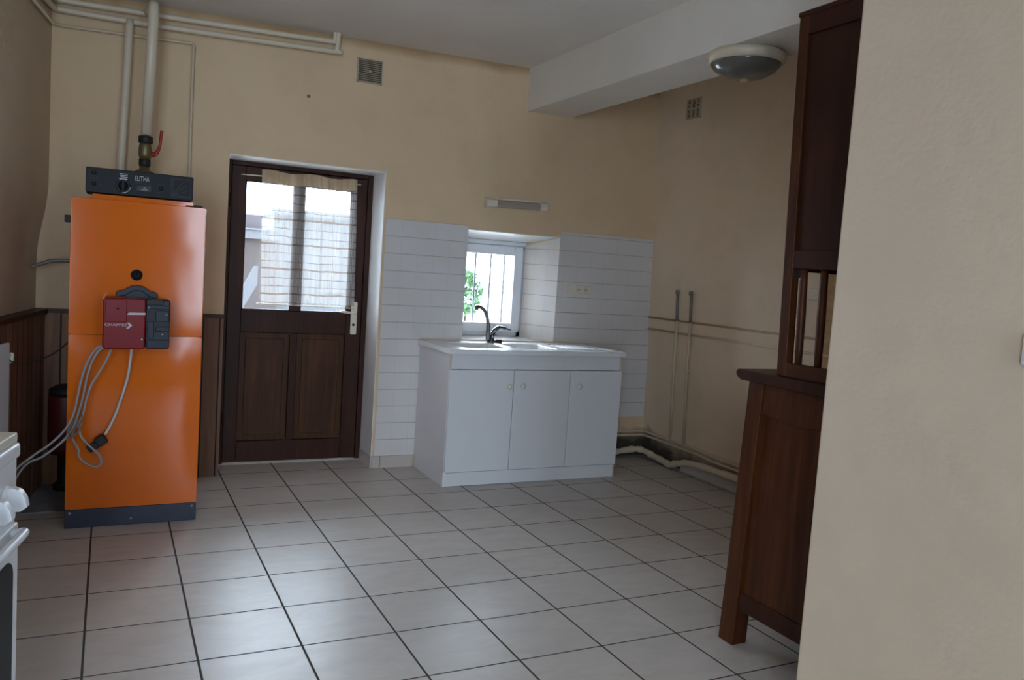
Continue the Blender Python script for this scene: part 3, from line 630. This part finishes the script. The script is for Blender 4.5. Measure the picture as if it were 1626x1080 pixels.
# ------------------------------------------------------------------ sink unit
ca = thing('sink_cabinet', (2.49,-.63,0), 'white three-door sink cabinet under the window', 'cabinet')
X0, X1, YC = 1.874, 3.104, -.885
cc = MB(); cc.box(X0,X0+.018,YC,-.366,0,.812); cc.box(X1-.018,X1,YC,-.366,0,.812); cc.box(X0+.018,X1-.018,-.384,-.366,.02,.812); cc.box(X0+.018,X1-.018,YC+.02,-.384,.09,.108)
cc.build('carcass', M_white, ca)
MB().box(X0+.018,X1-.018,YC-.002,YC+.014,.7185,.810).build('apron', M_white, ca, bevel=.002)
for x in (X0, X1-.014): MB().box(x,x+.014,YC-.003,YC,.7185,.810).build('edge_strip', M_edge, ca)
MB().box(X0+.010,X1-.012,YC-.004,YC+.012,.002,.086).build('plinth', M_white, ca, bevel=.001)
MB().box(X1-.012,X1,YC-.002,YC,.002,.086).build('plinth_edge', M_edge, ca)
for (x0, x1, kx) in ((X0+.002,2.302,2.268),(2.306,2.707,2.362),(2.711,X1-.002,2.772)):
    dr = MB().box(x0,x1,YC-.018,YC-.001,.091,.716).build('cabinet_door', M_white, ca, bevel=.002)
    MB().lathe([(.008,-.018),(.008,-.028),(.015,-.034),(.0165,-.040),(.013,-.046),(.004,-.048)], (kx,YC,.617), 'y', 20).build('knob', M_knob, dr)
# sink top with two bowls and a drainer
sk = thing('kitchen_sink', (2.49,-.63,.812), 'white sink top with two bowls and a drainer on the cabinet', 'sink')
sx0, sx1, sy0, sy1, st, sb = 1.858, 3.118, -.918, -.360, .843, .813
bowls = [(1.985,2.305,-.82,-.49,.05),(2.365,2.665,-.82,-.49,.05)]
bm = bmesh.new(); o0 = ORG['kitchen_sink']
def loop(pts, z): 
    vs = [bm.verts.new(Vector((x,y,z))-o0) for x,y in pts]; return vs, [bm.edges.new((vs[i],vs[(i+1)%len(vs)])) for i in range(len(vs))]
def skin(a, b): 
    n_ = len(a)
    for i in range(n_): bm.faces.new((a[i],a[(i+1)%n_],b[(i+1)%n_],b[i]))
ov, oe = loop(rrect(sx0,sx1,sy0,sy1,.008,3), st); es = list(oe); bl = []
for x0,x1,y0,y1,r in bowls:
    v_, e_ = loop(rrect(x0,x1,y0,y1,r,6), st); es += e_; bl.append((v_,(x0,x1,y0,y1,r)))
dv, de = loop(rrect(2.74,3.07,-.84,-.45,.03,5), st); es += de
bmesh.ops.triangle_fill(bm, use_beauty=True, edges=es)
for v_, (x0,x1,y0,y1,r) in bl:
    for q in bm.faces[:]:
        if all(v in v_ for v in q.verts): bm.faces.remove(q)
    prev = v_
    for ins, dz in ((.004,-.004),(.010,-.03),(.018,-.13),(.05,-.155)):
        nv, ne = loop(rrect(x0+ins,x1-ins,y0+ins,y1-ins,max(r-ins*.3,.01),6), st+dz); skin(prev, nv); prev = nv
    bm.faces.new(prev)
for q in bm.faces[:]:
    if all(v in dv for v in q.verts): bm.faces.remove(q)
prev = dv
for ins, dz in ((.004,-.003),(.012,-.006)):
    nv, ne = loop(rrect(2.74+ins,3.07-ins,-.84+ins,-.45-ins,.02,5), st+dz); skin(prev, nv); prev = nv
bm.faces.new(prev)
lo, _ = loop(rrect(sx0,sx1,sy0,sy1,.008,3), sb); skin(ov, lo)
bmesh.ops.recalc_face_normals(bm, faces=bm.faces)
me = bpy.data.meshes.new('basin'); bm.to_mesh(me); bm.free(); me.materials.append(M_sink)
so_ = bpy.data.objects.new('basin', me); C.objects.link(so_); so_.parent = sk
md = so_.modifiers.new('bevel', 'BEVEL'); md.width = .003; md.segments = 2; md.limit_method = 'ANGLE'; md.angle_limit = math.radians(40)
for x in (2.145, 2.515): MB().lathe([(.005,.693),(.03,.694),(.032,.691),(.032,.6895)], (x,-.655,0), 'z', 20).build('drain', M_steel, sk)
for k in range(7): MB().tube([(2.79+.036*k,-.81,.839),(2.79+.036*k,-.48,.839)], .004, 6).build('drainer_rib', M_sink, sk)
MB().box(sx0+.01,sx1-.01,-.362,-.3585,.838,.852).build('back_seal', M_edge, sk)
# tap
tp = thing('mixer_tap', (2.345,-.43,.843), 'worn chrome mixer tap with a curved spout behind the sink bowls', 'tap')
yt = -.43
MB().lathe([(.030,.843),(.030,.849),(.024,.853),(.023,.858)], (2.352,yt,0), 'z', 20).build('base_ring', M_chrome, tp)
MB().tube(curve([(2.327,yt,.855),(2.326,yt,.905),(2.322,yt-.003,.96),(2.306,yt-.012,1.01),(2.276,yt-.03,1.055),(2.235,yt-.05,1.078),(2.205,yt-.065,1.082)]), [.0145]*16+[.0125]*33, 12).build('spout', M_chrome, tp)
MB().tube([(2.206,yt-.064,1.088),(2.202,yt-.066,1.060)], .0125, 12).build('aerator', M_chrome, tp)
MB().tube([(2.356,yt,.85),(2.358,yt,.885),(2.364,yt,.905)], [.017,.017,.018], 14).build('mixer_body', M_chrome, tp)
lv = MB(); lv.tube(curve([(2.352,yt,.895),(2.372,yt-.004,.922),(2.40,yt-.008,.944),(2.44,yt-.012,.940),(2.485,yt-.018,.928)]), [.014]*6+[.018]*6+[.016]*6+[.012]*8+[.007]*7, 12); lv.build('lever', M_chrome, tp)
tag(MB().tube([(2.385,-.445,.843),(2.385,-.445,.850),(2.42,-.45,.853)], [.016,.016,.012], 12).build('sink_plug', M_dark), 'black sink plug lying beside the mixer tap', 'plug')

# ------------------------------------------------------------------ dresser
dr = thing('dresser', (2.70,-3.36,0), 'tall reddish-brown wooden dresser behind the wall corner on the right', 'dresser')
DL, DR, DF, DB = 2.133, 3.30, -3.075, -3.615
base_lean = lambda x, y, z: (x, y-.042*z*min(1, max(0, (y+3.615)/.5)), z)
top_lean = lambda x, y, z: (x, y-.022+.036*(z-1.03)*min(1, max(0, (y+3.615)/.3)), z)
for x in (DL, DR-.07):
    for y in (DF-.075, DB):
        MB().box(x,x+.07,y,y+.075,0,.985).warp(base_lean).build('leg_post', M_buffet, dr, bevel=.004)
for x in (DL+.006, DR-.03):
    MB().box(x,x+.024,DB+.075,DF-.075,.140,.205).warp(base_lean).build('side_rail', M_buffet_d, dr, bevel=.003)
    MB().box(x+.008,x+.02,DB+.075,DF-.075,.205,.90).warp(base_lean).build('side_panel', M_buffet, dr)
    fz = MB(); n_ = 16
    pts = [(DF-.075, .985)] + [(DF-.075-(.39)*k/n_, .868+.020*math.sin(math.pi*min(1, k/n_*1.0))*(-.15)+.006*math.cos(7*k/n_)) for k in range(n_+1)] + [(DB+.075,.985)]
    fz.prism(pts, 'x', x, x+.02); fz.warp(base_lean).build('shaped_frieze', M_buffet, dr, bevel=.003)
MB().box(DL+.07,DR-.07,DF-.03,DF-.012,.14,.20).warp(base_lean).build('front_rail', M_buffet_d, dr)
MB().box(DL+.07,DR-.07,DB+.01,DB+.02,.14,.985).build('back_board', M_buffet_d, dr)
MB().box(DL+.02,DR-.02,DB+.02,DF-.04,.145,.160).warp(base_lean).build('bottom_board', M_buffet_d, dr)
for x0, x1 in ((DL+.072,(DL+DR)/2-.002),((DL+DR)/2+.002,DR-.072)):
    q = MB().box(x0,x1,DF-.030,DF-.008,.205,.865).warp(base_lean).build('cupboard_door', M_buffet, dr, bevel=.003)
    q = MB().box(x0,x1,DF-.030,DF-.008,.872,.980).warp(base_lean).build('drawer', M_buffet, dr, bevel=.003)
ct = MB(); ct.prism([(DB-.002,.985),(DF-.03,.985),(DF-.012,.992),(DF-.002,1.004),(DF-.002,1.016),(DF-.010,1.022),(DB-.002,1.022)], 'x', DL-.030, DR+.03)
ct.warp(lambda x,y,z: (x, y, z)).build('counter', M_buffet_d, dr, bevel=.004)
HF = -3.222
for x in (DL, DR-.035):
    MB().box(x,x+.035,HF-.042,HF,1.022,2.245).warp(top_lean).build('upper_post', M_buffet, dr, bevel=.004)
    MB().box(x,x+.035,DB,DB+.04,1.022,2.245).warp(top_lean).build('upper_post', M_buffet, dr, bevel=.004)
    MB().box(x,x+.030,DB+.04,HF-.042,1.022,1.070).warp(top_lean).build('gallery_base_rail', M_buffet, dr, bevel=.003)
    MB().box(x,x+.030,DB+.04,HF-.042,1.392,1.455).warp(top_lean).build('middle_rail', M_buffet_d, dr, bevel=.003)
    MB().box(x,x+.032,DB+.04,HF-.042,2.180,2.245).warp(top_lean).build('top_rail', M_buffet_d, dr, bevel=.003)
    MB().box(x+.010,x+.022,DB+.04,HF-.042,1.455,2.180).warp(top_lean).build('upper_side_panel', M_buffet_d, dr)
    for y in (-3.305, -3.389):
        s_ = MB(); s_.tube([(x+.015,y,1.068),(x+.015,y,1.12),(x+.015,y,1.23),(x+.015,y,1.35),(x+.015,y,1.395)], [.012,.013,.0145,.013,.012], 10); s_.warp(top_lean).build('spindle', M_buffet, dr)
MB().box(DL+.035,DR-.035,HF-.042,HF-.012,1.385,1.40).warp(top_lean).build('shelf', M_buffet_d, dr)
MB().box(DL+.035,DR-.035,DB+.02,HF-.06,1.440,1.455).warp(top_lean).build('cupboard_floor', M_buffet_d, dr)
MB().box(DL+.03,DR-.03,DB+.003,DB+.014,1.022,2.245).build('upper_back_board', M_buffet_d, dr)
MB().box(DL-.004,DR+.004,DB,HF+.004,2.243,2.262).warp(top_lean).build('top_board', M_buffet_d, dr, bevel=.006)
for x0, x1 in ((DL+.037,(DL+DR)/2-.002),((DL+DR)/2+.002,DR-.037)):
    MB().box(x0,x1,HF-.03,HF-.006,1.455,2.18).warp(top_lean).build('upper_door', M_buffet, dr, bevel=.003)
MB().box(DL+.012,DL+.034,HF-.068,HF-.042,1.362,1.392).warp(top_lean).build('corner_block', M_dark, dr, bevel=.003)

# ------------------------------------------------------------------ lamp under the beam
la = thing('ceiling_lamp', (2.70,-2.30,2.413), 'round flush ceiling lamp under the white beam', 'ceiling lamp')
MB().lathe([(.165,2.413),(.178,2.405),(.182,2.385),(.176,2.366),(.166,2.360),(.150,2.362)], (2.70,-2.30,0), 'z', 48).build('rim', M_rim, la)
MB().lathe([(.164,2.364),(.158,2.352),(.138,2.330),(.105,2.310),(.065,2.298),(.02,2.293),(.004,2.2925)], (2.70,-2.30,0), 'z', 48).build('glass_bowl', M_lampglass, la)['label'] = 'grey glass bowl'
MB().lathe([(.018,2.295),(.021,2.290),(.016,2.282),(.004,2.280)], (2.70,-2.30,0), 'z', 20).build('finial', M_rust, la)

# ------------------------------------------------------------------ pipes on the right wall
def xw(z, d): return xr(z)-d
for z, r, m, lab in ((1.055,.007,M_rust,'upper of two thin brown pipes along the right wall'),(.968,.0075,M_wpipe,'lower of two thin pipes along the right wall')):
    pipe('wall_pipe', [(xw(z,.008),-.36,z),(xw(z,.008),-3.6,z)], r, m, lab, 8)
for y, zb, lab in ((-.715,.237,'capped vertical pipe on the right wall, nearer the sink'),(-.865,.21,'capped vertical pipe on the right wall, farther from the sink')):
    o = thing('capped_pipe', (3.69,y,zb), lab, 'pipe', 'capped vertical pipes on the right wall')
    MB().tube([(xw(1.25,.026),y,1.25),(xw(1.055,.022),y,1.055)], .011, 10).build('upper_pipe', M_greyp, o)
    MB().tube([(xw(1.055,.018),y,1.056),(xw(.72,.018),y+.01,.72),(xw(.19,.018),y+.008,.19)], .010, 10).build('lower_pipe', M_wpipe, o)
    MB().tube([(xw(1.25,.030),y,1.245),(xw(1.25,.030),y,1.272)], [.016,.014], 10).build('cap', M_greyp, o)
    MB().box(xw(.715,.034),xw(.715,-.002),y-.008,y+.030,.712,.724).build('bracket', M_wpipe, o)
def corner(z, d, zr=None):
    zr = zr or z
    return [(3.114,YB-d-.001,z),(3.52,YB-d-.001,z),(xw(z,d+.035),YB-d-.002,z),(xw(z,d+.01),YB-d-.012,z),(xw(z,d),YB-d-.04,z),(xw(z,d),-1.0,z+(zr-z)*.3),(xw(zr,d),-1.4,zr),(xw(zr,d),-3.55,zr)]
pipe('low_pipe', curve(corner(.190,.011,.172),5), .0085, M_wpipe, 'upper of the two thin pipes running low around the corner')
pipe('low_pipe', curve(corner(.160,.012,.140),5), .0090, M_wpipe, 'lower of the two thin pipes running low around the corner')
for y in (-.78,-1.15,-1.55): MB()
lg = [(3.114,-.40,.052),(3.40,-.405,.045),(3.58,-.41,.062),(3.65,-.44,.060),(3.668,-.55,.045),(3.668,-.68,.034),(3.655,-.78,.030),(3.660,-.86,.058),(3.668,-1.0,.088),(3.670,-1.25,.098),(3.672,-1.6,.100),(3.674,-2.4,.104),(3.674,-3.5,.104)]
lgc = curve(lg, 6)
pipe('lagged_pipe', lgc, [.024+.005*math.sin(i*1.7)*math.sin(i*.6) for i in range(len(lgc))], M_lag, 'thick beige lagged pipe sagging along the floor in the right corner', 12)

# ------------------------------------------------------------------ left side: cooker, radiator, tank, cement
ck = thing('cooker', (-.38,-3.42,0), 'old white free-standing cooker at the left edge, seen from its right corner', 'cooker')
KX, KB, K0, K1 = -.132, -.655, -3.70, -3.135
_r = Matrix.Rotation(-.197, 3, 'Z'); _c = Vector((-.132,-3.135,0)); ck.location = _c + _r @ (Vector((-.38,-3.42,0)) - _c); ck.rotation_euler = (0,0,-.197)
MB().box(KB,KX-.008,K0,K1,.03,.745).build('body', M_enam, ck, bevel=.006)
MB().box(KB,KX+.002,K0-.004,K1+.004,.800,.838).build('hob_rim', M_enam, ck, bevel=.010, seg=3)
MB().box(KB+.005,KX-.004,K0,K1-.004,.838,.862).build('hob_top', M_top, ck, bevel=.004)['label'] = 'cream worktop edge'
cpn = MB(); cpn.box(KX-.05,KX-.006,K0,K1,.655,.80); cpo = cpn.build('control_fascia', M_enam, ck, bevel=.004)
for y in (-3.215,-3.315,-3.415,-3.515,-3.615):
    k = MB(); k.lathe([(.032,0),(.032,.004),(.028,.008),(.014,.010)], (KX-.006,y,.72), 'x', 24); k.prism([(KX,.748),(KX+.012,.750),(KX+.028,.742),(KX+.038,.726),(KX+.042,.705),(KX+.028,.694),(KX,.694)], 'y', y-.011, y+.011); k.build('knob', M_enam, ck, bevel=.005, seg=3)
od = MB().box(KX-.03,KX,K0,K1,.14,.645).build('oven_door', M_enam, ck, bevel=.006)
g = MB(); g.prism(rrect(K0+.06,K1-.045,.205,.570,.04), 'x', KX-.004, KX+.003); g.build('oven_window', M_oven, od)
h_ = MB(); h_.tube(curve([(KX,K1-.055,.632),(KX+.022,K1-.055,.634),(KX+.028,K1-.075,.634),(KX+.028,-3.42,.634),(KX+.028,K0+.075,.634),(KX+.022,K0+.055,.634),(KX,K0+.055,.632)]), .011, 10); h_.build('door_handle', M_enam, od)
MB().box(KX-.03,KX-.002,K0,K1,.03,.132).build('bottom_drawer', M_enam, ck, bevel=.004)
for x in (KB+.04,KX-.06):
    for y in (K0+.04,K1-.04): MB().tube([(x,y,0),(x,y,.032)], .018, 10).build('foot', M_dark, ck)
ra = thing('radiator', (-.37,-1.75,.2), 'white panel radiator on the dark left panelling beyond the cooker', 'radiator')
def rx(y): return -.398+.228*(y+1.25) + .0
pa = MB()
A, B = (-.338,-1.17), (-.575,-2.25)
def rp(t_, d): 
    L = Vector((B[0]-A[0], B[1]-A[1])); n_ = Vector((-L.y, L.x)).normalized(); p = Vector(A)+L*t_ + n_*d; return (p.x, p.y)
pa.prism([rp(0,0),rp(1,0),rp(1,-.018),rp(0,-.018)], 'z', .25, .862); pao = pa.build('panel', M_enam, ra, bevel=.006, seg=3)
pa = MB(); pa.prism([rp(0.01,-.018),rp(.99,-.018),rp(.99,-.034),rp(.01,-.034)], 'z', .27, .85); pa.build('convector', M_enam, ra)
for t_ in (.15,.85):
    q = MB(); q.prism([rp(t_,-.03),rp(t_+.04,-.03),rp(t_+.04,-.058),rp(t_,-.058)], 'z', .3, .82); q.build('wall_bracket', M_enam, ra)
v_ = MB(); c_ = rp(0,-.009); v_.tube([(c_[0],c_[1],.80),(c_[0]+.004,c_[1]+.03,.80)], .010, 10); v_.lathe([(.012,.765),(.016,.775),(.016,.805),(.012,.812)], (c_[0]+.006,c_[1]+.036,0), 'z', 14); v_.build('valve', M_knob, ra)
tk = thing('red_tank', (-.14,-.48,0), 'dark red tank with a black top on the cement behind the boiler', 'tank')
MB().lathe([(.02,.185),(.075,.20),(.087,.235),(.088,.50),(.084,.52)], (-.14,-.48,0), 'z', 28).build('vessel', M_tank, tk)
MB().lathe([(.086,.515),(.085,.545),(.05,.565),(.02,.57)], (-.14,-.48,0), 'z', 28).build('top', M_dark, tk)
MB().lathe([(.06,.0045),(.06,.03),(.035,.05),(.035,.19)], (-.14,-.48,0), 'z', 20).build('stand', M_dark, tk)
cm = MB(); cm.prism([(-.38,-.905),(-.116,-.890),(-.116,-.58),(.30,-.58),(.30,-.376),(-.27,-.376)], 'z', 0, .004)
tag(cm.build('cement_patch', M_cem), 'rough grey cement patch in the floor left of the boiler', 'cement patch')

# ------------------------------------------------------------------ outside
struct(MB().box(-12,16,.14,22,-.12,-.02).build('ground', M_ground, origin=(0,5,-.1)))
ho = thing('outbuilding', (4.5,6.5,-.02), 'white outbuilding with a grey shutter seen through the door glass', 'building')
MB().box(2.02,4.35,6.0,9.0,-.02,1.90).build('wall', M_facade, ho)
MB().box(1.98,4.40,5.92,9.0,1.90,1.98).build('roof_edge', M_facade, ho)
MB().box(2.68,2.99,5.96,6.0,.93,1.78).build('shutter', M_pane_out, ho)
MB().box(2.62,3.05,5.94,5.99,.88,.93).build('window_sill', M_facade, ho)
sd = thing('brick_shed', (1.2,5.3,-.02), 'brown brick shed with a slate roof at the left of the door view', 'shed')
MB().box(.2,1.95,5.2,6.0,-.02,1.53).build('wall', M_brick, sd)
MB().box(.15,1.98,5.14,6.0,1.53,1.64).build('gutter_board', M_slateg, sd)
MB().box(.15,1.98,5.12,6.0,1.64,1.658).build('gutter', M_facade, sd)
MB().box(.15,1.74,5.20,6.0,1.658,1.825).build('roof', M_roof, sd)
rp_ = MB(); rp_.prism([(.95,-.02),(1.06,-.02),(1.60,.99),(1.60,1.20),(1.56,1.20)], 'y', 4.5, 4.55)
tag(rp_.build('stair_board', M_slateg), 'sloping pale board outside the door glass', 'board')
hb = MB()
for k in range(260):
    a, e_, r_ = random.uniform(0,2*math.pi), random.uniform(-1.2,1.5), random.uniform(.6,1)
    c_ = Vector((4.22+.22*r_*math.cos(e_)*math.cos(a), 4.4+.22*r_*math.cos(e_)*math.sin(a), 1.02+.30*r_*math.sin(e_)))
    d1 = Vector((random.gauss(0,1),random.gauss(0,1),random.gauss(0,1))).normalized(); d2 = d1.cross(Vector((random.gauss(0,1),random.gauss(0,1),random.gauss(0,1)))).normalized()
    hb.add([c_-d1*.07, c_+d2*.03, c_+d1*.07, c_-d2*.03], [(0,1,2,3)])
bs = thing('shrub', (4.22,4.4,-.02), 'green shrub seen blurred through the small window', 'shrub')
hb.build('foliage', M_leaf, bs); MB().tube([(4.22,4.4,-.02),(4.22,4.4,.9)], [.03,.015], 8).build('stem', M_brick, bs)
